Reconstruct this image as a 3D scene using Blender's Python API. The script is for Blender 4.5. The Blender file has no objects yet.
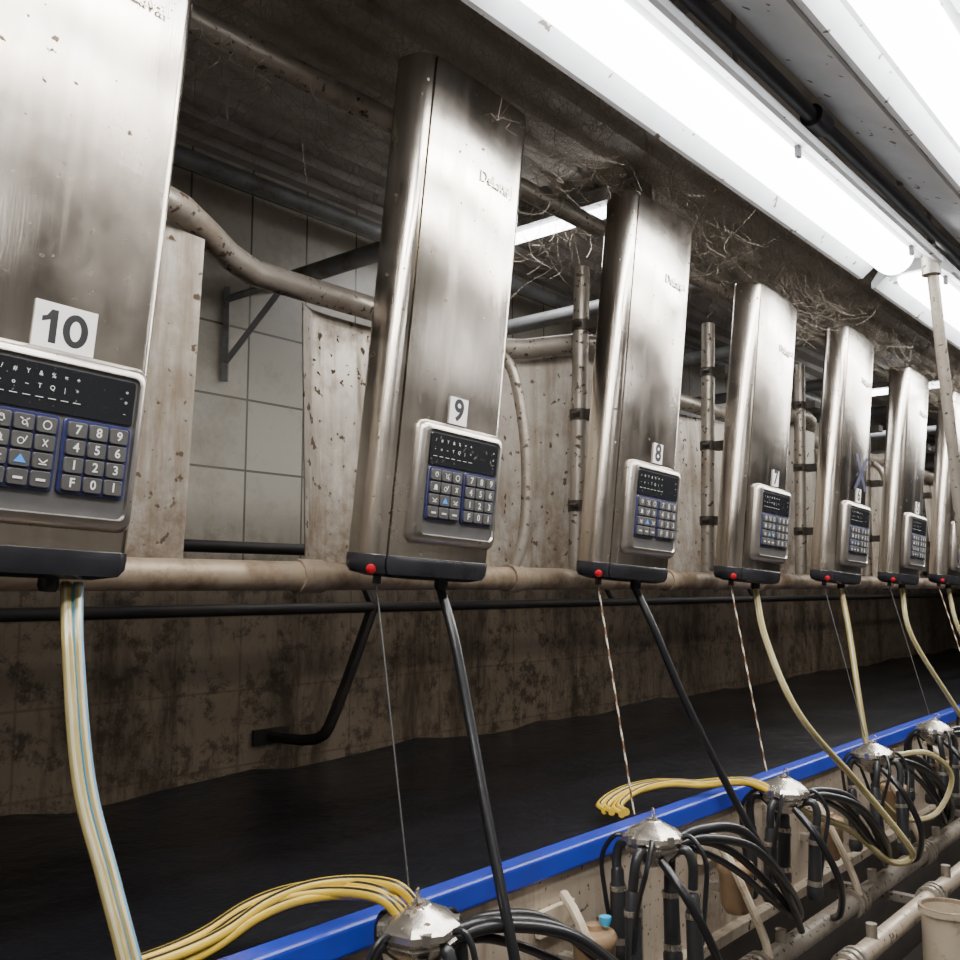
import bpy, math, random
from mathutils import Vector, Matrix
from math import radians, sin, cos, pi
random.seed(7)
scene=bpy.context.scene

# ------------------------------------------------------------------ materials
def nmat(name, col, rough=.5, metal=0., spec=.5, noise=None, dirt=None, specks=None, bump=None, stretch=(1,1,1), emis=None, trans=0., rand=True, streak=None, roughvar=None, bottom=None, mdrop=.1, rdrop=.75):
    m=bpy.data.materials.new(name); m.use_nodes=True
    nt=m.node_tree; N=nt.nodes; L=nt.links
    b=N['Principled BSDF']
    b.inputs['Base Color'].default_value=(*col,1); b.inputs['Roughness'].default_value=rough
    b.inputs['Metallic'].default_value=metal; b.inputs['Specular IOR Level'].default_value=spec
    if trans: b.inputs['Transmission Weight'].default_value=trans
    if emis:
        b.inputs['Emission Color'].default_value=(*emis[0],1); b.inputs['Emission Strength'].default_value=emis[1]
    tc=N.new('ShaderNodeTexCoord'); mp=N.new('ShaderNodeMapping'); L.new(tc.outputs['Object'],mp.inputs['Vector'])
    if rand:
        oi=N.new('ShaderNodeObjectInfo'); mu=N.new('ShaderNodeMath'); mu.operation='MULTIPLY'; mu.inputs[1].default_value=37.
        L.new(oi.outputs['Random'],mu.inputs[0]); L.new(mu.outputs[0],mp.inputs['Location'])
    mp2=N.new('ShaderNodeMapping'); mp2.inputs['Scale'].default_value=stretch; L.new(mp.outputs[0],mp2.inputs['Vector'])
    def nz(scale,detail,vec,rough_=.55):
        t=N.new('ShaderNodeTexNoise'); t.inputs['Scale'].default_value=scale; t.inputs['Detail'].default_value=detail
        t.inputs['Roughness'].default_value=rough_; L.new(vec,t.inputs['Vector']); return t.outputs['Fac']
    def ramp(fac,a,bb,c=0,d=1):
        r=N.new('ShaderNodeMapRange'); r.inputs['From Min'].default_value=a; r.inputs['From Max'].default_value=bb
        r.inputs['To Min'].default_value=c; r.inputs['To Max'].default_value=d; L.new(fac,r.inputs['Value']); return r.outputs[0]
    def op(o,a,bb):
        x=N.new('ShaderNodeMath'); x.operation=o; L.new(a,x.inputs[0])
        if isinstance(bb,float): x.inputs[1].default_value=bb
        else: L.new(bb,x.inputs[1])
        return x.outputs[0]
    def mix(fac,c1,c2):
        x=N.new('ShaderNodeMix'); x.data_type='RGBA'; L.new(fac,x.inputs['Factor'])
        if isinstance(c1,tuple): x.inputs['A'].default_value=(*c1,1)
        else: L.new(c1,x.inputs['A'])
        if isinstance(c2,tuple): x.inputs['B'].default_value=(*c2,1)
        else: L.new(c2,x.inputs['B'])
        return x.outputs['Result']
    cur=col; masks=[]
    if noise:
        cur=mix(ramp(nz(noise[0],5,mp2.outputs[0]),.3,.7),cur,noise[1])
    if streak:
        mp3=N.new('ShaderNodeMapping'); mp3.inputs['Scale'].default_value=(1,1,.07); L.new(mp.outputs[0],mp3.inputs['Vector'])
        f=ramp(nz(streak[0],6,mp3.outputs[0],.65),streak[2],streak[3],0,streak[4]); cur=mix(f,cur,streak[1]); masks.append(f)
    if dirt:
        f=ramp(nz(dirt[0],7,mp.outputs[0],.7),dirt[2],dirt[3],0,dirt[4] if len(dirt)>4 else 1); cur=mix(f,cur,dirt[1]); masks.append(f)
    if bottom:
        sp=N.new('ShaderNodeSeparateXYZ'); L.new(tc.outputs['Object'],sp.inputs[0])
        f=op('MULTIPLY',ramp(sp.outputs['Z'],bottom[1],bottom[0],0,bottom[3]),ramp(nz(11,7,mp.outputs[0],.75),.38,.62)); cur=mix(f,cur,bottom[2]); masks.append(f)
    if specks:
        f=ramp(nz(specks[0],2,mp.outputs[0],.5),specks[2],specks[3]); cur=mix(f,cur,specks[1]); masks.append(f)
    if cur is not col: L.new(cur,b.inputs['Base Color'])
    if masks and metal>0:
        s=masks[0]
        for q in masks[1:]: s=op('MAXIMUM',s,q)
        L.new(ramp(s,0,1,metal,mdrop),b.inputs['Metallic'])
        rr=ramp(s,0,1,rough,rdrop)
        if roughvar: rr=op('ADD',rr,ramp(nz(roughvar[0],5,mp.outputs[0],.6),.35,.65,-roughvar[1],roughvar[1]))
        L.new(rr,b.inputs['Roughness'])
    if bump:
        bp=N.new('ShaderNodeBump'); bp.inputs['Strength'].default_value=bump[1]; bp.inputs['Distance'].default_value=.01
        L.new(nz(bump[0],4,mp2.outputs[0]),bp.inputs['Height']); L.new(bp.outputs[0],b.inputs['Normal'])
    return m

M={}
M['steel']=nmat('brushed_stainless',(.60,.55,.485),.19,1.0,noise=(9,(.49,.44,.385)),dirt=(2.6,(.32,.26,.195),.50,.84,.42),specks=(60,(.09,.06,.035),.70,.735),bump=(60,.035),stretch=(6,6,.35),streak=(20,(.32,.265,.20),.54,.80,.34),roughvar=(4,.05),mdrop=.6,rdrop=.5)
M['bezel']=nmat('cast_steel_bezel',(.48,.445,.405),.28,.95,noise=(14,(.40,.37,.335)),dirt=(16,(.22,.18,.14),.58,.8,.5),specks=(110,(.12,.08,.05),.71,.74),bump=(90,.03))
M['panelfloor']=nmat('panel_grey',(.16,.155,.155),.45,.5,noise=(20,(.12,.12,.12)))
M['display']=nmat('display_black',(.010,.011,.013),.2,0,specks=(120,(.10,.09,.08),.66,.72))
M['navy']=nmat('keypad_navy',(.016,.018,.065),.38,0,noise=(25,(.022,.026,.10)))
M['key']=nmat('key_rubber',(.038,.037,.036),.6,0,noise=(30,(.06,.057,.054)))
M['keyblue']=nmat('key_blue_mark',(.05,.25,.75),.4)
M['white']=nmat('white_print',(.62,.62,.60),.5)
M['sticker']=nmat('sticker_white',(.8,.8,.78),.5,noise=(30,(.70,.69,.66)))
M['ink']=nmat('black_ink',(.01,.01,.012),.5)
M['pen']=nmat('marker_ink',(.012,.014,.06),.5)
M['logo']=nmat('embossed_steel',(.46,.43,.39),.3,.95)
M['blackp']=nmat('black_plastic',(.014,.014,.017),.24,0,noise=(12,(.03,.03,.035)))
M['red']=nmat('red_lens',(.45,.01,.02),.2,emis=((1,.02,.03),.04))
M['galv']=nmat('galvanised_pipe',(.37,.335,.29),.42,.55,noise=(8,(.25,.22,.18)),dirt=(6,(.15,.10,.06),.51,.71,.85),specks=(60,(.06,.04,.025),.61,.67),bump=(40,.12))
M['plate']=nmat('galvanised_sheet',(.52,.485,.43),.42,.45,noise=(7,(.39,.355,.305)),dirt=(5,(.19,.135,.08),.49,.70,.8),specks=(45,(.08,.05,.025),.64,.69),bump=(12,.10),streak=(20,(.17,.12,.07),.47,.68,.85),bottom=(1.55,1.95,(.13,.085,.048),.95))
M['rust']=nmat('dirty_rail',(.37,.30,.22),.5,.45,noise=(9,(.24,.175,.115)),dirt=(9,(.10,.065,.035),.46,.66,.9),bump=(35,.15))
M['darkpipe']=nmat('dark_pipe',(.022,.022,.024),.5,.3,noise=(8,(.04,.032,.027)))
M['clamp']=nmat('grimy_clamp',(.07,.06,.05),.55,.3,noise=(30,(.035,.028,.022)))
M['blackpipe']=nmat('black_conduit',(.02,.02,.023),.35,.1)
M['blue']=nmat('blue_kerb_strip',(.014,.042,.44),.34,0,noise=(6,(.016,.032,.30)),dirt=(9,(.03,.04,.10),.57,.77))
M['cream']=nmat('cream_kerb_panel',(.50,.43,.34),.40,.35,noise=(4,(.35,.29,.22)),dirt=(5,(.15,.11,.07),.52,.74,.85),specks=(50,(.07,.045,.025),.64,.68),streak=(18,(.16,.11,.07),.52,.74,.7))
M['creambar']=nmat('cream_bar',(.52,.44,.33),.45,.1,dirt=(14,(.2,.13,.07),.52,.72))
M['mat']=nmat('black_rubber_mat',(.004,.005,.008),.30,0,spec=.28,noise=(3,(.008,.008,.011)),bump=(14,.6))
M['concrete']=nmat('pit_concrete',(.08,.07,.06),.5,0,noise=(4,(.045,.04,.035)),bump=(12,.3))
M['rubber']=nmat('black_rubber_hose',(.013,.013,.015),.32,0)
M['liner']=nmat('liner_rubber',(.018,.019,.022),.36,0,noise=(20,(.03,.03,.03)))
M['milkhose']=nmat('clear_milk_hose',(.36,.29,.10),.16,0,noise=(12,(.48,.40,.18)),trans=.25)
M['milkhose2']=nmat('hose_pale_side',(.56,.52,.34),.16,0,trans=.15)
M['hoseblue']=nmat('hose_blue_stripe',(.05,.25,.45),.25)
M['yellow']=nmat('yellow_tube',(.75,.50,.03),.32,noise=(14,(.58,.40,.05)))
M['tubeblack']=nmat('tube_black_stripe',(.02,.02,.02),.35)
M['cordw']=nmat('cord_white',(.50,.45,.36),.6); M['cordo']=nmat('cord_brown',(.12,.06,.03),.6)
M['cordg']=nmat('cord_grey',(.05,.05,.05),.5)
M['claw']=nmat('claw_stainless',(.56,.52,.46),.27,.9,specks=(40,(.15,.10,.06),.66,.70),dirt=(8,(.28,.23,.17),.52,.80,.5))
M['jar']=nmat('amber_cup',(.34,.22,.12),.3,0,noise=(18,(.22,.15,.09)))
M['cyan']=nmat('cyan_plastic',(.05,.42,.75),.35)
M['fix']=nmat('fixture_white',(.80,.82,.85),.4,0,noise=(8,(.66,.68,.70)),specks=(30,(.15,.12,.09),.68,.71))
M['tube']=nmat('fluorescent_diffuser',(.9,.9,.9),.4,emis=((.99,.99,1.0),15.0))
M['web']=nmat('cobweb_dust',(.34,.29,.23),.9)
M['greybeam']=nmat('grey_beam',(.32,.33,.34),.5,.2,noise=(6,(.20,.20,.20)),dirt=(7,(.13,.10,.07),.52,.7))
M['ceil']=nmat('ceiling_sheet',(.52,.485,.44),.6,.05,noise=(3,(.35,.315,.27)),dirt=(2.5,(.18,.135,.09),.5,.74,.85))
M['endwall']=nmat('wall_paint',(.42,.40,.365),.6,0,noise=(2,(.26,.24,.21)))
M['darkwall']=nmat('dark_wall',(.10,.10,.10),.6,0,noise=(2,(.06,.06,.06)))

def tiles():
    m=bpy.data.materials.new('dirty_wall_tiles'); m.use_nodes=True; nt=m.node_tree; N=nt.nodes; L=nt.links; b=N['Principled BSDF']
    tc=N.new('ShaderNodeTexCoord'); sep=N.new('ShaderNodeSeparateXYZ'); L.new(tc.outputs['Object'],sep.inputs[0])
    cmb=N.new('ShaderNodeCombineXYZ'); L.new(sep.outputs['X'],cmb.inputs['X']); L.new(sep.outputs['Z'],cmb.inputs['Y'])
    br=N.new('ShaderNodeTexBrick'); br.offset=0; L.new(cmb.outputs[0],br.inputs['Vector'])
    br.inputs['Color1'].default_value=(.52,.485,.40,1); br.inputs['Color2'].default_value=(.44,.41,.34,1); br.inputs['Mortar'].default_value=(.11,.10,.08,1)
    br.inputs['Scale'].default_value=1; br.inputs['Brick Width'].default_value=.235; br.inputs['Row Height'].default_value=.235; br.inputs['Mortar Size'].default_value=.004
    def noise(s,d,r,lo,hi,vec,t=1):
        nz=N.new('ShaderNodeTexNoise'); nz.inputs['Scale'].default_value=s; nz.inputs['Detail'].default_value=d; nz.inputs['Roughness'].default_value=r; L.new(vec,nz.inputs['Vector'])
        q=N.new('ShaderNodeMapRange'); q.inputs['From Min'].default_value=lo; q.inputs['From Max'].default_value=hi; q.inputs['To Max'].default_value=t; L.new(nz.outputs['Fac'],q.inputs['Value']); return q.outputs[0]
    mp=N.new('ShaderNodeMapping'); mp.inputs['Scale'].default_value=(1,1,.22); L.new(tc.outputs['Object'],mp.inputs['Vector'])
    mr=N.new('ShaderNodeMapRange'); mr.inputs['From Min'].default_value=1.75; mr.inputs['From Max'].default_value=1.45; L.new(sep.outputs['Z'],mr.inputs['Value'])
    def mul(a,c):
        x=N.new('ShaderNodeMath'); x.operation='MULTIPLY'; L.new(a,x.inputs[0])
        if isinstance(c,float): x.inputs[1].default_value=c
        else: L.new(c,x.inputs[1])
        return x.outputs[0]
    def mix(f,a,c):
        x=N.new('ShaderNodeMix'); x.data_type='RGBA'; L.new(f,x.inputs['Factor']); L.new(a,x.inputs['A']); x.inputs['B'].default_value=c; return x.outputs['Result']
    c=mix(noise(4,8,.75,.46,.75,tc.outputs['Object'],.85),br.outputs['Color'],(.24,.19,.125,1))
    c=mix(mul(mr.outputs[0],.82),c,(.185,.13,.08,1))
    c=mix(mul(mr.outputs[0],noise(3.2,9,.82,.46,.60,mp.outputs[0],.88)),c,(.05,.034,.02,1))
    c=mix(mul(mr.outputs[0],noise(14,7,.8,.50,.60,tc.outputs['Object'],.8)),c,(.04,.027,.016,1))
    L.new(c,b.inputs['Base Color']); b.inputs['Roughness'].default_value=.38
    return m
M['tiles']=tiles()

# ------------------------------------------------------------------ mesh builder
class B:
    def __init__(s): s.v=[]; s.f=[]; s.m=[]; s.mats=[]
    def mi(s,k):
        if k not in s.mats: s.mats.append(k)
        return s.mats.index(k)
    def add(s,vs,fs,k,mx=None):
        o=len(s.v)
        s.v+= [tuple(mx@Vector(v)) if mx else tuple(v) for v in vs]
        for i,f in enumerate(fs):
            s.f.append([o+j for j in f]); s.m.append(s.mi(k if isinstance(k,str) else k[i]))
    def box(s,c,sz,k,mx=None):
        x,y,z=[a/2 for a in sz]
        vs=[(c[0]+i*x,c[1]+j*y,c[2]+l*z) for i in(-1,1) for j in(-1,1) for l in(-1,1)]
        s.add(vs,[(0,1,3,2),(4,6,7,5),(0,4,5,1),(2,3,7,6),(0,2,6,4),(1,5,7,3)],k,mx)
    def loft(s,loops,k,mx=None,cap0=True,cap1=True):
        n=len(loops[0]); vs=[p for l in loops for p in l]; fs=[]
        for a in range(len(loops)-1):
            for i in range(n): j=(i+1)%n; fs.append((a*n+i,a*n+j,(a+1)*n+j,(a+1)*n+i))
        if cap0: fs.append(tuple(range(n-1,-1,-1)))
        if cap1: fs.append(tuple((len(loops)-1)*n+i for i in range(n)))
        s.add(vs,fs,k,mx)
    def lathe(s,prof,c,k,seg=16,mx=None,cap0=True,cap1=True):
        s.loft([[(c[0]+r*cos(2*pi*i/seg),c[1]+r*sin(2*pi*i/seg),c[2]+z) for i in range(seg)] for r,z in prof],k,mx,cap0,cap1)
    def sweep(s,pts,r,k,seg=10,sub=8,kf=None,mx=None,cap=True):
        P=[Vector(p) for p in pts]
        if sub>1 and len(P)>2:
            Q=[P[0]*2-P[1]]+P+[P[-1]*2-P[-2]]; out=[]
            for i in range(1,len(Q)-2):
                a,b,c,d=Q[i-1:i+3]
                for t in range(sub):
                    t/=sub; out.append(.5*((2*b)+(c-a)*t+(2*a-5*b+4*c-d)*t*t+(3*b-a-3*c+d)*t**3))
            out.append(P[-1]); P=out
        n=len(P); T=[(P[min(i+1,n-1)]-P[max(i-1,0)]).normalized() for i in range(n)]
        up=Vector((0,0,1)) if abs(T[0].z)<.9 else Vector((1,0,0))
        u=T[0].cross(up).normalized(); vs=[]
        for i in range(n):
            u=(u-T[i]*u.dot(T[i])).normalized(); w=T[i].cross(u)
            for j in range(seg):
                a=2*pi*j/seg; vs.append(P[i]+(u*cos(a)+w*sin(a))*r)
        fs=[];ks=[]
        for i in range(n-1):
            for j in range(seg):
                j2=(j+1)%seg; fs.append((i*seg+j,i*seg+j2,(i+1)*seg+j2,(i+1)*seg+j)); ks.append(kf(i,j) if kf else k)
        if cap:
            fs.append(tuple(range(seg-1,-1,-1))); fs.append(tuple((n-1)*seg+j for j in range(seg))); ks+=[k,k]
        s.add(vs,fs,ks,mx)
    def text(s,t,size,k,mx,depth=0,off=0):
        d=textmesh(t,size,depth,off); s.add(d[0],d[1],k,mx)
    def mesh(s,name,ang=35):
        me=bpy.data.meshes.new(name); me.from_pydata(s.v,[],s.f)
        for k in s.mats: me.materials.append(M[k])
        me.polygons.foreach_set('material_index',s.m)
        me.polygons.foreach_set('use_smooth',[ang>0]*len(s.f)); me.update()
        if ang>0: me.set_sharp_from_angle(angle=radians(ang))
        return me
    def obj(s,name,ang=35,parent=None,me=None):
        return mk(name,s.mesh(name,ang),parent)
def mk(name,me,parent=None):
    o=bpy.data.objects.new(name,me); scene.collection.objects.link(o)
    if parent: o.parent=parent
    return o
def empty(name,mx=None):
    o=bpy.data.objects.new(name,None); o.empty_display_size=.05; scene.collection.objects.link(o)
    if mx: o.matrix_world=mx
    return o
_tc={}
def textmesh(t,size,depth=0,off=0):
    key=(t,size,depth,off)
    if key in _tc: return _tc[key]
    cu=bpy.data.curves.new('t','FONT'); cu.body=t; cu.size=size; cu.align_x='CENTER'; cu.align_y='CENTER'; cu.extrude=depth; cu.resolution_u=3; cu.offset=off
    o=bpy.data.objects.new('t',cu); scene.collection.objects.link(o)
    bpy.context.view_layer.update()
    me=bpy.data.meshes.new_from_object(o.evaluated_get(bpy.context.evaluated_depsgraph_get()))
    r=([tuple(v.co) for v in me.vertices],[tuple(p.vertices) for p in me.polygons])
    bpy.data.objects.remove(o); bpy.data.curves.remove(cu); bpy.data.meshes.remove(me)
    _tc[key]=r; return r
def face(x,y,z): return Matrix.Translation((x,y,z))@Matrix.Rotation(pi/2,4,'X')

# ------------------------------------------------------------------ room
X0,X1=-2.6,11.; YB=2.6; DK=.90
def simple(name,c,sz,k,ang=0):
    b=B(); b.box(c,sz,k); return b.obj(name,ang)
simple('floor',((X0+X1)/2,-.0,-.05),(X1-X0,6.0,.1),'concrete')
simple('wall_back',((X0+X1)/2,YB+.06,1.5),(X1-X0,.12,3.2),'tiles')
simple('wall_front',((X0+X1)/2,-3.06,1.5),(X1-X0,.12,3.2),'endwall')
simple('wall_left',(X0-.06,-.2,1.5),(.12,5.8,3.2),'endwall')
simple('wall_right',(X1+.06,-.2,1.5),(.12,5.8,3.2),'darkwall')
b=B(); vs=[];fs=[]
y=-3.1
while y<2.75:
    for dy,z in((0,2.93),(.05,2.93),(.065,2.905),(.115,2.905),(.13,2.93)): vs+=[(X0-.1,y+dy,z),(X1+.1,y+dy,z)]
    y+=.13
for i in range(len(vs)//2-1):fs.append((2*i,2*i+1,2*i+3,2*i+2))
b.add(vs,fs,'ceil'); b.box(((X0+X1)/2,-.2,3.0),(X1-X0+.2,5.9,.1),'ceil'); b.obj('ceiling',0)
XA,XB=X0+.005,X1-.005
b=B(); b.box(((X0+X1)/2,(1.335+YB)/2,DK/2-.01),(XB-XA,YB-1.335-.004,DK-.02),'concrete')
nx=90;ny=14; vs=[];fs=[]
for i in range(nx+1):
    for j in range(ny+1):
        yy=1.335+(YB-.004-1.335)*j/ny; xx=XA+(XB-XA)*i/nx
        vs.append((xx,yy,DK+.006*sin(xx*7+yy*3)+.004*random.random()+(.008*sin(xx*3.1)+.007*sin(xx*7.7)+.006*sin(xx*17)+.01 if j==ny else 0)))
for i in range(nx):
    for j in range(ny): a=i*(ny+1)+j; fs.append((a,a+ny+1,a+ny+2,a+1))
b.add(vs,fs,'mat'); b.obj('stall_deck',60)
simple('raised_platform',((X0+X1)/2,-2.14,DK/2),(XB-XA,1.66,DK),'concrete')
b=B(); b.box(((X0+X1)/2,1.3,.902),(XB-XA,.05,.052),'blue'); o=b.obj('blue_kerb_strip',0)
bv=o.modifiers.new('b','BEVEL'); bv.width=.008; bv.segments=3
b=B(); b.box(((X0+X1)/2,1.300,.707),(XB-XA,.026,.334),'cream'); b.box(((X0+X1)/2,1.28,.55),(XB-XA,.05,.03),'cream')
for k in range(-2,9):
    x=1.76+.72*k
    b.box((x,1.278,.79),(.13,.014,.055),'creambar')
    for s in(-.05,.05): b.lathe([(.006,0),(.006,.006),(.003,.008)],(0,0,0),'galv',8,Matrix.Translation((x+s,1.271,.79))@Matrix.Rotation(pi/2,4,'X'))
    b.box((x+.36,1.283,.70),(.006,.01,.3),'galv')
o=b.obj('kerb_panel',0); bv=o.modifiers.new('b','BEVEL'); bv.width=.003

# ------------------------------------------------------------------ rump rail, plates
def bump(x):
    t=((x-.78)/1.4)%1.0; t=min(t,1-t)*2
    s=max(0,min(1,(t-.05)/.42)); return 1-(3*s*s-2*s**3)
def railY(x): return 1.50-.09*bump(x)
def railZ(x): return 2.105+.05*bump(x)
b=B()
xs=[X0+.05+.07*i for i in range(int((X1-X0-.1)/.07)+1)]
b.sweep([(x,railY(x),railZ(x)) for x in xs],.026,'galv',14,1)
b.sweep([(X0+.02,1.45,1.522),(X1-.02,1.45,1.522)],.028,'rust',14,1)
b.sweep([(X0+.02,1.43,2.505),(X1-.02,1.43,2.505)],.025,'galv',14,1)
for k in range(-1,7):
    x=1.83+1.4*k
    b.sweep([(x,railY(x),railZ(x)-.01),(x+.015,1.455,2.03),(x+.03,1.43,1.85),(x+.02,1.425,1.65),(x,1.45,1.53)],.014,'galv',10,6)
    b.lathe([(.034,-.02),(.034,.02)],(0,0,0),'rust',12,Matrix.Translation((x,1.45,1.522))@Matrix.Rotation(pi/2,4,'Y'))
    b.lathe([(.033,-.03),(.033,.03)],(0,0,0),'rust',12,Matrix.Translation((x-.63,1.45,1.522))@Matrix.Rotation(pi/2,4,'Y'))
b.obj('rump_rail',40)
b=B()
for k in range(-3,7):
    a=1.205+1.4*k; e=a+1.125; n=40
    if a>X1-1.3 or a<X0: continue
    for side in(0,1):
        vs=[];fs=[]
        for i in range(n+1):
            x=a+(e-a)*i/n; yb=1.475; yt=railY(x)
            off=.012*sin((x-a)*9)+(.0035*side)
            edge=.03*(math.exp(-((x-a)/.03)**2)+math.exp(-((x-e)/.03)**2))
            for j in range(7):
                t=j/6; vs.append((x,yb+(yt-yb)*t+off+.02-edge,1.545+(railZ(x)-.03-1.545)*t))
        for i in range(n):
            for j in range(6): q=i*7+j; f=(q,q+7,q+8,q+1); fs.append(f if side else f[::-1])
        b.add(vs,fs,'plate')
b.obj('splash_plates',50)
b=B(); b.sweep([(X0+.02,2.3,1.437),(X1-.02,2.3,1.437)],.017,'darkpipe',12,1)
b.sweep([(X0+.02,2.42,1.62),(X1-.02,2.42,1.62)],.018,'darkpipe',12,1)
for k in range(-2,6):
    x=2.18+1.45*k
    if k==0:
        b.sweep([(x,2.3,1.45),(x-.13,2.33,1.12),(x-.165,2.38,1.03),(x-.18,2.59,1.02)],.018,'darkpipe',8,3)
        b.box((x-.18,2.590,1.02),(.14,.012,.05),'darkpipe')
    b.sweep([(x,2.3,1.43),(x,2.42,1.62),(x,2.59,1.66)],.014,'darkpipe',8,1)
b.obj('rear_rail',40)
b=B()
for k in range(0,4):
    x=1.78+1.9*k
    for p,q in(((x,2.585,2.43),(x,2.26,2.43)),((x,2.585,2.22),(x,2.3,2.41)),((x,2.585,2.16),(x,2.585,2.47))):
        b.sweep([p,q],.013,'greybeam',4,1)
b.obj('wall_brackets',0)
b=B()
for k in range(0,8):
    x=2.0+.95*k
    b.sweep([(x,2.59,2.54),(x,1.46,2.54)],.030,'greybeam',12,1)
b.sweep([(X0+.03,2.45,2.78),(X1-.03,2.45,2.78)],.028,'greybeam',12,1)
b.obj('overhead_pipes',40)

# ------------------------------------------------------------------ control unit
W=.288; HX=W/2; RL=.034; DP=.076; HB=.022; HT=.985
def outline():
    p=[]
    for i in range(5): a=-pi/2+ (pi/2)*i/4; p.append((HX-.016+.016*cos(a),.016+.016*sin(a)))
    p+=[(HX,DP-.01),(HX-.01,DP),(-HX-RL+.02,DP)]
    for i in range(4): a=pi/2+(pi/2)*i/3; p.append((-HX-RL+.015+.015*cos(a),DP-.015+.015*sin(a)))
    for i in range(11):
        a=pi+(pi/2)*i/10; p.append((-HX-.004+(RL-.004)*cos(a),.048+.050*sin(a)))
    p+=[(-HX-.002,.0),(-HX-.002,.006),(-HX+.001,.006)]
    n=11
    for i in range(n):
        t=i/(n-1); x=-HX+.001+(W-.018)*t; p.append((x,-.003-.006*(1-(2*t-1)**2)+.003*t))
    return p
OUT=outline(); CX,CY=-.016,.040
def ring(s,z,dy=0): return [(CX+(x-CX)*s,CY+(y-CY)*s+dy,z) for x,y in OUT]
def rrect(w,h,r,cx,cz,y,n=5):
    p=[]
    for qx,qz,a0 in((1,-1,-pi/2),(1,1,0),(-1,1,pi/2),(-1,-1,pi)):
        for i in range(n):
            a=a0+(pi/2)*i/(n-1); p.append((cx+qx*(w/2-r)+r*cos(a),y,cz+qz*(h/2-r)+r*sin(a)))
    return p
h=B(); h.loft([ring(1,HB),ring(1,HT-.012),ring(.985,HT-.002),ring(.95,HT)],'steel')
h.box((CX,DP*.5,HT+.004),(.16,.04,.012),'blackp')
for z in(.33,.93):
    h.lathe([(.005,0),(.005,.003),(.003,.004)],(0,0,0),'galv',10,Matrix.Translation((-HX-.012,.004,z))@Matrix.Rotation(pi/2,4,'X'))
housing_me=h.mesh('housing',32)
c=B(); c.loft([ring(1.0,HB+.006),ring(1.015,HB+.005),ring(1.018,HB-.006),ring(1.01,HB-.018),ring(.96,HB-.028),ring(.75,HB-.034),ring(.3,HB-.036)],'blackp')
c.lathe([(.014,0),(.014,-.014),(.011,-.022)],(.055,.045,-.010),'blackp',12)
c.lathe([(.008,0),(.008,-.016)],(-.125,.04,-.010),'blackp',10)
c.lathe([(.009,-.004),(.0095,.002),(.0085,.005),(.005,.007),(.001,.008)],(0,0,0),'red',14,Matrix.Translation((-.166,.014,.002))@Matrix.Rotation(radians(-45),4,'Z')@Matrix.Rotation(radians(110),4,'X'))
cap_me=c.mesh('bottom_cap',40)
p=B(); PX,PZ,PW,PH=.012,.170,.230,.222
def rl(ins,y,r=.016): return rrect(PW-2*ins,PH-2*ins,max(r-ins*.5,.004),PX,PZ,y)
p.loft([rl(-.004,-.001),rl(-.004,-.013),rl(.001,-.021),rl(.006,-.0255),rl(.0125,-.027),rl(.0145,-.023)],'bezel',cap0=False,cap1=False)
p.add(rl(.0145,-.023),[tuple(range(20))],'panelfloor')
bezel_me=p.mesh('keypad_bezel',40)
k_=B()
def slab(w,hh,cx,cz,y,dp,r,k):
    k_.loft([rrect(w,hh,r,cx,cz,y,4),rrect(w,hh,r,cx,cz,y-dp*.6,4),rrect(w-.002,hh-.002,r,cx,cz,y-dp,4)],k,cap0=False)
slab(.194,.060,PX,PZ+.062,-.023,.003,.004,'display')
sy=-.0265
for i in range(7):
    x=PX-.084+.0165*i
    k_.text("/#Y&%=+"[i],.0085,'white',face(x,sy,PZ+.079)); k_.text("-o~TQ|*"[i],.0085,'white',face(x,sy,PZ+.063))
    k_.box((x+.001,sy,PZ+.049),(.010,.0004,.0008),'white')
for z in(.077,.063,.049): k_.text("_" if z<.06 else "o",.007,'white',face(PX+.084,sy,PZ+z))
gy=-.0314
def gl(kx,kz,kind):
    def bx(x,z,w,h_,a=0): k_.box((0,0,0),(w,.0006,h_),'white',Matrix.Translation((kx+x,gy,kz+z))@Matrix.Rotation(a,4,'Y'))
    def rg(R,r,x=0,z=0):
        n=16;vs=[]
        for t in range(n):
            a=2*pi*t/n; vs+=[(kx+x+R*cos(a),gy,kz+z+R*sin(a)),(kx+x+r*cos(a),gy,kz+z+r*sin(a))]
        k_.add(vs,[(2*t,(2*t+2)%(2*n),(2*t+3)%(2*n),2*t+1) for t in range(n)],'white')
    if kind=='cup': bx(-.003,.002,.0015,.007,.3); bx(.003,.002,.0015,.007,-.3); bx(0,-.003,.005,.0015); rg(.0018,.0009,0,.004)
    if kind=='cow': rg(.0035,.0022,0,-.001); bx(-.004,.004,.004,.0013,.5); bx(.004,.004,.004,.0013,-.5); bx(.004,-.004,.0012,.004)
    if kind=='ring': rg(.0060,.0045)
    if kind=='bell': bx(0,.0,.0075,.006); bx(0,.004,.004,.002); bx(0,-.004,.011,.0013)
    if kind=='pail': rg(.0045,.0033,-.002,-.001); bx(.004,.002,.0013,.008,.4)
    if kind=='cross': bx(0,0,.0014,.011,.6); bx(0,0,.0014,.011,-.6)
    if kind=='bar': bx(0,-.001,.012,.0032)
    if kind=='up': k_.add([(kx-.008,gy,kz-.005),(kx+.008,gy,kz-.005),(kx,gy,kz+.006)],[(0,1,2)],'keyblue')
    if kind=='hop': bx(-.003,0,.007,.0014,.7); bx(.003,0,.007,.0014,-.7); bx(0,-.004,.010,.0014)
LG=[['cup','cow','ring'],['bell','pail','cross'],['hop','up','hop'],['bar','bar','bar']]
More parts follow.
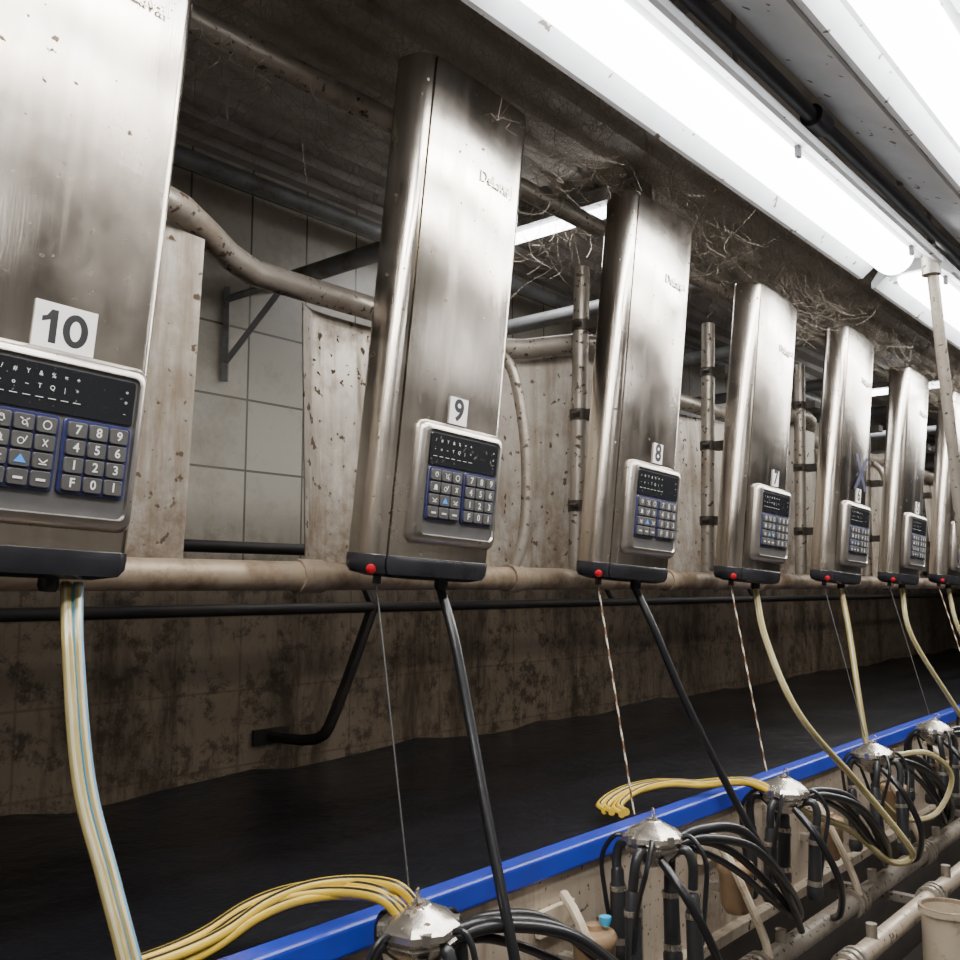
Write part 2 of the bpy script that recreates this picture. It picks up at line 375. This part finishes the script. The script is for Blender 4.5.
for sgn,chars in((-1,None),(1,["789","456","123","F01"])):
    cx=PX+sgn*.0495; cz=PZ-.0205
    slab(.094,.099,cx,cz,-.023,.004,.006,'navy')
    for r in range(4):
        for q in range(3):
            kx=cx+(q-1)*.0290; kz=cz+(1.5-r)*.0232
            slab(.0262,.0207,kx,kz,-.027,.004,.003,'key')
            if chars: k_.text(chars[r][q],.0170,'white',face(kx,-.0315,kz),off=.0003)
            else: gl(kx,kz,LG[r][q])
keys_me=k_.mesh('keypad',30)
lg=B(); lg.text("DeLaval",.032,'logo',face(.05,-.0088,.80),.0010); logo_me=lg.mesh('embossed_lettering',0)

UX=[.567,1.355,2.09,2.805,3.545,4.265,4.98,5.68,6.37]; NUM=['10','9','8','7','6','5','4','3','2']
HS=[1.0,.985,.955,.90,.925,.90,.91,.91,.91]
UM=[]
for i,(x,n) in enumerate(zip(UX,NUM)):
    mx=Matrix.Translation((x,1.25,1.525))@Matrix.Rotation(radians(2.2),4,'Y')@Matrix.Rotation(radians(5.0),4,'X')
    UM.append(mx); e=empty('milking_control_unit',mx)
    for nm,me in(('housing',housing_me),('bottom_cap',cap_me),('keypad_bezel',bezel_me),('keypad',keys_me),('embossed_lettering',logo_me)):
        o=mk(nm,me,e)
        if nm=='housing': o.scale=(1,1,HS[i])
        if nm=='embossed_lettering': o.location=(0,0,.80*(HS[i]-1))
    s=B()
    if n=='10':
        lx,lz=.008,.316; Y_=-.0102; s.box((lx,-.0093,lz),(.084,.0016,.060),'sticker')
        s.add([(lx-.032,Y_,lz+.010),(lx-.026,Y_,lz+.012),(lx-.020,Y_,lz+.021),(lx-.011,Y_,lz+.021),(lx-.011,Y_,lz-.023),(lx-.021,Y_,lz-.023),(lx-.021,Y_,lz+.007),(lx-.032,Y_,lz+.003)],[tuple(range(8))],'ink')
        vs=[];N_=28
        for t in range(N_):
            a=2*pi*t/N_; vs+=[(lx+.014+.0175*cos(a),Y_,lz-.001+.0225*sin(a)),(lx+.014+.0075*cos(a),Y_,lz-.001+.0135*sin(a))]
        s.add(vs,[(2*t,(2*t+2)%(2*N_),(2*t+3)%(2*N_),2*t+1) for t in range(N_)],'ink')
    else:
        lx={'9':.000,'8':.025}.get(n,.03); lz=.315; big=n=='9'
        s.box((lx,-.0093,lz),(.050 if big else .044,.0016,.052 if big else .050),'sticker')
        s.text(n,.058 if big else .060,'ink',face(lx,-.0103,lz),0,.0018 if big else .0020)
    if n=='6':
        # hand-drawn marker cross: two strokes lying just proud of the crowned sheet
        for d in(-1,1):
            a0=(.035-d*.055,.335); a1=(.035+d*.055,.465); w=.014
            s.add([(a0[0]-w,-.0125,a0[1]),(a0[0]+w,-.0125,a0[1]),(a1[0]+w,-.0125,a1[1]),(a1[0]-w,-.0125,a1[1])],[(0,1,2,3)],'pen')
    s.obj('number_sticker',0,e)
for x in UX[2:]:
    q=B(); a=Vector((x-.06,1.40,1.55)); c2=Vector((x-.04,1.385,2.34)); q.sweep([a,c2],.021,'galv',12,1)
    for t in(.20,.50,.80):
        p0=a.lerp(c2,t); q.lathe([(.025,-.014),(.025,.014)],p0,'clamp',12); q.box((p0.x+.02,p0.y-.035,p0.z),(.05,.05,.025),'clamp'); q.lathe([(.006,0),(.006,.02)],(0,0,0),'clamp',6,Matrix.Translation((p0.x-.03,p0.y,p0.z))@Matrix.Rotation(pi/2,4,'X'))
    q.obj('mount_post',40)

# ------------------------------------------------------------------ hoses and cords
def cord(i,end,twist):
    a=UM[i]@Vector((-.125,.04,-.026)); b=B()
    n=60; pts=[a.lerp(Vector(end),t/n) for t in range(n+1)]
    if twist: b.sweep(pts,.0026,'cordw',6,1,kf=lambda i,j:'cordo' if (i+j)%6<3 else 'cordw')
    else: b.sweep(pts,.0018,'cordg',6,1)
    b.obj('retraction_cord',60)
CL=[(.50,1.15,.975),(1.20,1.15,.975),(1.955,1.15,.974),(2.685,1.15,.962),(3.42,1.15,.968),(4.165,1.15,.968),(4.87,1.15,.968),(5.6,1.15,.968)]
cordend=[(.50,1.15,1.0),(1.175,1.15,1.012),(1.88,1.15,1.005),(2.57,1.15,1.0),(3.36,1.15,1.0),(4.10,1.15,1.0),(4.82,1.15,1.0),(5.55,1.15,1.0)]
for i in range(1,8): cord(i,cordend[i],i in(2,3,6))
def hs(name,pts,r,k,kf=None,seg=12,sub=8):
    b=B(); b.sweep(pts,r,k,seg,sub,kf); return b.obj(name,60)
st=lambda i:tuple(UM[i]@Vector((.055,.045,-.028)))
def ms(i,j): return {0:'milkhose2',3:'milkhose2',6:'milkhose2',9:'milkhose2'}.get(j,'milkhose')
def ms2(i,j): return ('milkhose','hoseblue','milkhose2')[j%3]
hs('milk_hose',[(.648,1.3,1.505),(.630,1.25,1.418),(.626,1.2,1.257),(.638,1.15,1.142),(.650,1.1,1.03),(.68,1.02,.8),(.75,1.0,.65)],.0078,'milkhose',ms)
hs('milk_hose',[(.660,1.29,1.505),(.644,1.25,1.418),(.641,1.2,1.257),(.652,1.15,1.142),(.664,1.1,1.03),(.70,1.02,.8),(.78,1.0,.64)],.0078,'milkhose',ms2)
hs('milk_hose',[st(1),(1.398,1.25,1.4),(1.385,1.2,1.255),(1.352,1.12,1.057),(1.336,1.05,.853),(1.37,1.04,.68),(1.46,1.08,.57)],.0098,'rubber')
hs('milk_hose',[st(2),(2.156,1.25,1.394),(2.211,1.2,1.22),(2.309,1.12,.971),(2.375,1.05,.795),(2.45,1.04,.70),(2.60,1.08,.59)],.0098,'rubber')
hs('milk_hose',[st(3),(2.82,1.25,1.342),(2.811,1.15,1.128),(3.086,1.08,.895),(3.234,1.0,.715),(3.30,1.0,.648),(3.241,1.05,.640),(3.04,1.1,.766),(2.80,1.14,.855),(2.72,1.15,.90)],.0105,'milkhose',ms)
hs('milk_hose',[st(4),(3.53,1.25,1.35),(3.45,1.2,1.15),(3.42,1.17,.99),(3.43,1.16,.92)],.0105,'milkhose',ms)
hs('milk_hose',[st(5),(4.26,1.25,1.3),(4.46,1.15,1.004),(4.62,1.1,.82),(4.75,1.08,.62)],.0105,'milkhose',ms)
hs('milk_hose',[st(6),(5.0,1.25,1.3),(5.15,1.15,1.0),(5.3,1.1,.8),(5.4,1.08,.62)],.0105,'milkhose',ms)
ys=lambda i,j:'tubeblack' if j%4==1 else 'yellow'
def yel(pts,offs,r=.0095):
    b=B()
    for ox,oy,oz in offs:
        n=len(pts); b.sweep([(p[0]+ox,p[1]+oy*(1-t/(n-1)*.7),p[2]+oz) for t,p in enumerate(pts)],r,'yellow',12,8,ys)
    b.obj('striped_twin_tube',60)
yel([(.45,1.40,.915),(.70,1.375,.915),(.86,1.37,.916),(.96,1.375,.925),(1.03,1.355,.958),(1.09,1.32,.978),(1.145,1.265,.985),(1.17,1.19,.985),(1.19,1.16,.955)],[(0,0,0),(-.012,.026,.004),(.015,-.002,.018),(.0,.050,.010)],.0100)
yel([(2.14,1.345,.932),(2.17,1.385,.935),(2.23,1.39,.952),(2.30,1.375,.965),(2.38,1.34,.970),(2.47,1.30,.958),(2.58,1.22,.96),(2.65,1.17,.93)],[(0,0,0),(-.012,.022,.004),(.012,-.006,.004),(-.01,.045,.004)])

# ------------------------------------------------------------------ clusters
def claw_mesh():
    c=B()
    c.lathe([(.020,.006),(.024,.002),(.054,-.012),(.069,-.026),(.071,-.036),(.065,-.040)],(0,0,0),'claw',8,cap0=True,cap1=False)
    c.lathe([(.064,-.038),(.060,-.046),(.064,-.050),(.060,-.058),(.044,-.072),(.030,-.088),(.012,-.094)],(0,0,0),'claw',8)
    c.lathe([(.009,0),(.013,.006),(.013,.010),(.006,.013)],(0,0,0),'claw',10)
    c.sweep([(.011*cos(t*pi/5)-.01,0,.022+.011*sin(t*pi/5)) for t in range(11)],.0018,'galv',6,1)
    for q in range(4):
        a=q*pi/2+.4; c.box((.062*cos(a),.062*sin(a),-.030),(.014,.014,.018),'claw')
    return c.mesh('claw_body',28)
claw_me=claw_mesh()
def liners(seed):
    rnd=random.Random(seed); c=B()
    for q in range(4):
        a=pi/4+q*pi/2+rnd.uniform(-.25,.25); R=Matrix.Rotation(a,4,'Z')
        r1=.080+rnd.uniform(-.010,.012); tl=rnd.uniform(-.014,.014); ln=rnd.uniform(-.03,.02)
        c.sweep([(.035,0,-.072),(.056,0,-.055),(r1-.006,0,-.055),(r1+.004,tl*.3,-.085),(r1,tl,-.135)],.0110,'liner',12,6,mx=R)
        c.lathe([(.011,.012),(.0150,.004),(.0155,-.020),(.0180,-.026),(.0190,-.13),(.0200,-.155),(.0225,-.160),(.0225,-.180),(.018,-.190),(.010,-.192)],(r1,tl,-.132+ln),'liner',14,R)
        c.lathe([(.0195,-.028),(.0200,-.034),(.0195,-.040)],(r1,tl,-.132+ln),'claw',14,R)
        c.lathe([(.0208,-.138),(.0211,-.146),(.0208,-.152)],(r1,tl,-.132+ln),'claw',14,R)
        c.sweep([(.045,.012,-.036),(.078,.03,-.030),(r1+.026,.032,-.08),(r1+.022,.02+tl,-.16),(r1+.014,tl+.006,-.25)],.0055,'rubber',8,6,mx=R)
    return c.mesh('teat_cups',40)
for i,cpos in enumerate(CL):
    e=empty('milking_cluster',Matrix.Translation(cpos)@Matrix.Rotation(radians(20+13*i),4,'Z')@Matrix.Rotation(radians([4,-3,3,-4,2,-3,3,0][i]),4,'Y'))
    mk('claw_body',claw_me,e); mk('teat_cups',liners(i+3),e)
    x,y,z=cpos; b=B()
    rnd=random.Random(i)
    for (r,o,d) in((.0125,0,0),(.0105,-.03,-.035),(.010,.03,-.015),(.0085,.015,-.06)):
        j=rnd.uniform(-.02,.02)
        b.sweep([(x+.04,y-.02,z-.05+d*.3),(x+.13,y-.05+o*.5,z-.04+d*.5+j*.5),(x+.28,y-.08+o,z-.075+d+j),(x+.45,y-.09+o,z-.19+d+j*.5),(x+.62,y-.06+o*.6,z-.31+d*.5),(x+.72,y-.03,z-.38)],r,'rubber',10,8)
    b.sweep([(x-.03,y-.04,z-.07),(x-.04,y-.11,z-.14),(x+.02,y-.14,z-.26),(x+.12,y-.10,z-.37),(x+.2,y-.04,z-.42)],.010,'rubber',10,8)
    b.obj('cluster_hoses',60)
hs('milk_hose',[(3.48,1.1,.93),(3.60,1.02,.93),(3.72,.98,.84),(3.66,1.02,.72),(3.50,1.08,.72),(3.38,1.12,.80)],.0095,'milkhose',ms)
for k in range(-1,6):
    x=1.79+.66*k+(.02 if k else 0); b=B()
    b.lathe([(.030,-.12),(.042,-.10),(.046,-.02),(.050,-.015),(.050,0),(.044,.008),(.020,.012),(.018,.022),(.006,.024)],(x,1.2,.765),'jar',18)
    b.box((x,1.262,.70),(.03,.05,.02),'galv')
    if k==0: b.lathe([(.010,0),(.013,.012),(.013,.018)],(x+.015,1.18,.785),'cyan',14)
    b.obj('jetter_cup',40)
    b=B(); b.sweep([(x-.02,1.264,.84),(x-.05,1.20,.80),(x-.035,1.12,.63),(x-.03,1.10,.56)],.011,'creambar',8,3)
    b.obj('cluster_support_arm',40)
b=B()
for y,z,r in((1.12,.535,.030),(.95,.536,.027)):
    b.sweep([(X0+.02,y,z),(X1-.02,y,z)],r,'galv' if y>1 else 'cream',16,1)
    for k in range(14):
        x=.2+.72*k+(.2 if y<1 else 0)
        for dx in(0,.03,.06): b.lathe([(r+.012,-.008),(r+.012,.008)],(0,0,0),'galv',16,Matrix.Translation((x+dx,y,z))@Matrix.Rotation(pi/2,4,'Y'))
        b.sweep([(x+.2,y,z),(x+.2,y,z+.06)],.015,'galv',10,1)
for k in range(8):
    x=.6+1.4*k
    b.box((x,1.12,.49),(.03,.36,.025),'galv'); b.box((x,.97,.245),(.04,.04,.49),'galv')
b.obj('milk_line',40)
b=B(); b.lathe([(.070,-.587),(.070,-.02),(.078,-.018),(.078,-.003)],(3.07,.84,.590),'creambar',28,cap0=True,cap1=False)
b.lathe([(.078,-.003),(.077,0),(.069,0),(.067,-.01)],(3.07,.84,.590),'rust',28,cap0=False,cap1=False)
b.lathe([(.067,-.01),(.066,-.2),(.001,-.2)],(3.07,.84,.590),'creambar',28,cap0=False)
b.obj('plastic_standpipe',40)

# ------------------------------------------------------------------ light fixtures
def fixture(xa,xb,y,z,w=.25,name='fluorescent_fixture',en=14):
    e=empty(name); b=B()
    prof=[(-w/2,.0),(-w/2,-.018),(-w/2+.012,-.018),(-.075,.012),(.075,.012),(w/2-.012,-.018),(w/2,-.018),(w/2,0),(.09,.05),(-.09,.05)]
    b.loft([[(xa,y+p,z+q) for p,q in prof],[(xb,y+p,z+q) for p,q in prof]],'fix')
    for i in range(3):
        x=xa+.12+(xb-xa-.24)*i/2
        b.box((x,y-.070,z-.002),(.018,.010,.026),'blackpipe')
    b.obj('tray',30,e)
    d=B(); seg=12
    def lp(x,s): return [(x,y+.058*s*cos(pi*i/seg),z+.012-.055*s*sin(pi*i/seg)) for i in range(seg+1)]
    d.loft([lp(xa+.02,.6),lp(xa+.05,1),lp(xb-.05,1),lp(xb-.02,.6)],'tube')
    d.obj('diffuser',50,e)
    L=bpy.data.lights.new('lamp','AREA'); L.shape='RECTANGLE'; L.size=xb-xa-.1; L.size_y=.11; L.energy=en*(xb-xa)/1.9; L.color=(1,.95,.88)
    o=bpy.data.objects.new('lamp',L); scene.collection.objects.link(o); o.parent=e; o.location=((xa+xb)/2,y,z-.05)
for xa in(-.95,1.10,3.15,5.2,7.25): fixture(xa,xa+1.93,.87,2.49,en=16)
for xa in(-.6,1.45,3.5,5.55): fixture(xa,xa+1.93,.47,2.52,.24,en=15)
for xa in(-.6,3.5): fixture(xa,xa+1.93,-1.5,2.6,.24,en=7)  # unseen row over the opposite side, added for its reflections
for xx in(2.76,6.6):
    e=empty('stall_strip_light'); b=B(); b.box((xx,1.98,2.855),(.10,.75,.05),'greybeam'); b.obj('tray',0,e)
    b=B(); b.sweep([(xx,1.63,2.81),(xx,2.33,2.81)],.020,'tube',12,1); b.obj('diffuser',40,e)
    L=bpy.data.lights.new('lamp','AREA'); L.shape='RECTANGLE'; L.size=.1; L.size_y=.7; L.energy=5; L.color=(.98,.98,1)
    o=bpy.data.objects.new('lamp',L); scene.collection.objects.link(o); o.parent=e; o.location=(xx,1.98,2.78)
b=B()
pr=[(.600,2.515),(.604,2.510),(.735,2.575),(.735,2.582)]  # white panel added and sloped so it catches the neighbouring fixtures' light
b.loft([[(X0+.02,y,z) for y,z in pr],[(X1-.02,y,z) for y,z in pr]],'fix')
for k in range(9): b.box((.2+1.2*k,.735,2.73),(.02,.012,.32),'greybeam')
b.obj('added_sloped_panel',0)
b=B(); b.sweep([(X0+.02,.752,2.545),(X1-.02,.752,2.545)],.017,'blackpipe',12,1)
for x in(.4,2.06,4.3): b.lathe([(.026,-.035),(.026,.035)],(0,0,0),'blackpipe',12,Matrix.Translation((x,.752,2.545))@Matrix.Rotation(pi/2,4,'Y'))
b.obj('overhead_conduit',40)
b=B(); b.sweep([(3.02,.78,2.53),(3.04,.78,2.47),(3.14,.78,2.02),(3.35,.78,1.0),(3.52,.78,.0)],.017,'galv',12,1)
b.lathe([(.028,-.04),(.028,.03)],(3.03,.78,2.48),'galv',12)
b.sweep([(3.02,.78,2.52),(3.02,.78,2.9)],.012,'galv',8,1)
b.obj('support_pole',40)
b=B()
for x in(-.5,1.9,4.3,6.7):
    b.box((x,.45,2.87),(.06,1.6,.06),'greybeam')
    for y in(.87,.47): b.sweep([(x,y,2.56),(x,y,2.85)],.006,'galv',6,1)
b.obj('roof_joists',0)

# ------------------------------------------------------------------ cobwebs
b=B(); rnd=random.Random(11)
def strand(c0,c1,r,sag,n=3):
    c0.z=min(c0.z,2.89); c1.z=min(c1.z,2.89); c1.y=min(c1.y,2.55)
    pts=[c0]
    for t in range(1,n): pts.append(c0.lerp(c1,t/n)+Vector((rnd.gauss(0,.012),rnd.gauss(0,.012),-sag*4*(t/n)*(1-t/n)-abs(rnd.gauss(0,.006)))))
    pts.append(c1); b.sweep(pts,r,'web',3,3,cap=False)
for ux,hs_ in list(zip(UX,HS))[1:7]:
    tz=1.53+.985*hs_
    hubs=[Vector((ux+rnd.uniform(-.05,.55),rnd.uniform(1.08,1.40),tz+rnd.uniform(-.08,.26))) for _ in range(55)]
    for i in range(380):
        c0=rnd.choice(hubs)+Vector((rnd.gauss(0,.05),rnd.gauss(0,.04),rnd.gauss(0,.035))); c1=rnd.choice(hubs)
        if (c0-c1).length>.26: c1=c0+(c1-c0)*.5
        strand(c0,c1+Vector((rnd.gauss(0,.04),rnd.gauss(0,.03),rnd.gauss(0,.04))),rnd.uniform(.0003,.0006),rnd.uniform(0,.03))
    for i in range(110):
        c0=rnd.choice(hubs).copy(); strand(c0,c0+Vector((rnd.gauss(.05,.12),rnd.gauss(0,.08),rnd.uniform(.1,.4))),rnd.uniform(.0003,.0007),rnd.uniform(0,.03))
for i in range(320):
    c0=Vector((rnd.uniform(.85,1.75),rnd.uniform(1.38,1.47),rnd.uniform(2.51,2.56))); c1=c0+Vector((rnd.gauss(0,.07),rnd.gauss(.04,.08),abs(rnd.gauss(.08,.12))))
    strand(c0,c1,rnd.uniform(.0003,.0006),rnd.uniform(0,.03))
for i in range(240):
    c0=Vector((rnd.uniform(.85,3.2),rnd.uniform(1.40,1.46),2.485)); c1=c0+Vector((rnd.gauss(0,.02),rnd.gauss(0,.02),-abs(rnd.gauss(.03,.05))))
    strand(c0,c1,rnd.uniform(.0003,.0006),0)
for i in range(1100):
    c0=Vector((rnd.uniform(.9,3.8),rnd.uniform(1.30,2.3),2.9)); c1=c0+Vector((rnd.gauss(0,.18),rnd.gauss(0,.12),-abs(rnd.gauss(.04,.12))))
    strand(c0,c1,rnd.uniform(.0004,.0009),rnd.uniform(0,.08))
b.obj('cobwebs',0)

# ------------------------------------------------------------------ world, camera
w=bpy.data.worlds.new('World'); scene.world=w; w.use_nodes=True
w.node_tree.nodes['Background'].inputs[0].default_value=(.5,.55,.6,1); w.node_tree.nodes['Background'].inputs[1].default_value=.3
cam=bpy.data.cameras.new('camera'); cam.lens=36; cam.sensor_width=36; cam.clip_start=.02
co=bpy.data.objects.new('camera',cam); scene.collection.objects.link(co)
co.location=(0,0,1.5); co.rotation_euler=(radians(96.4),0,radians(-49.7)); scene.camera=co
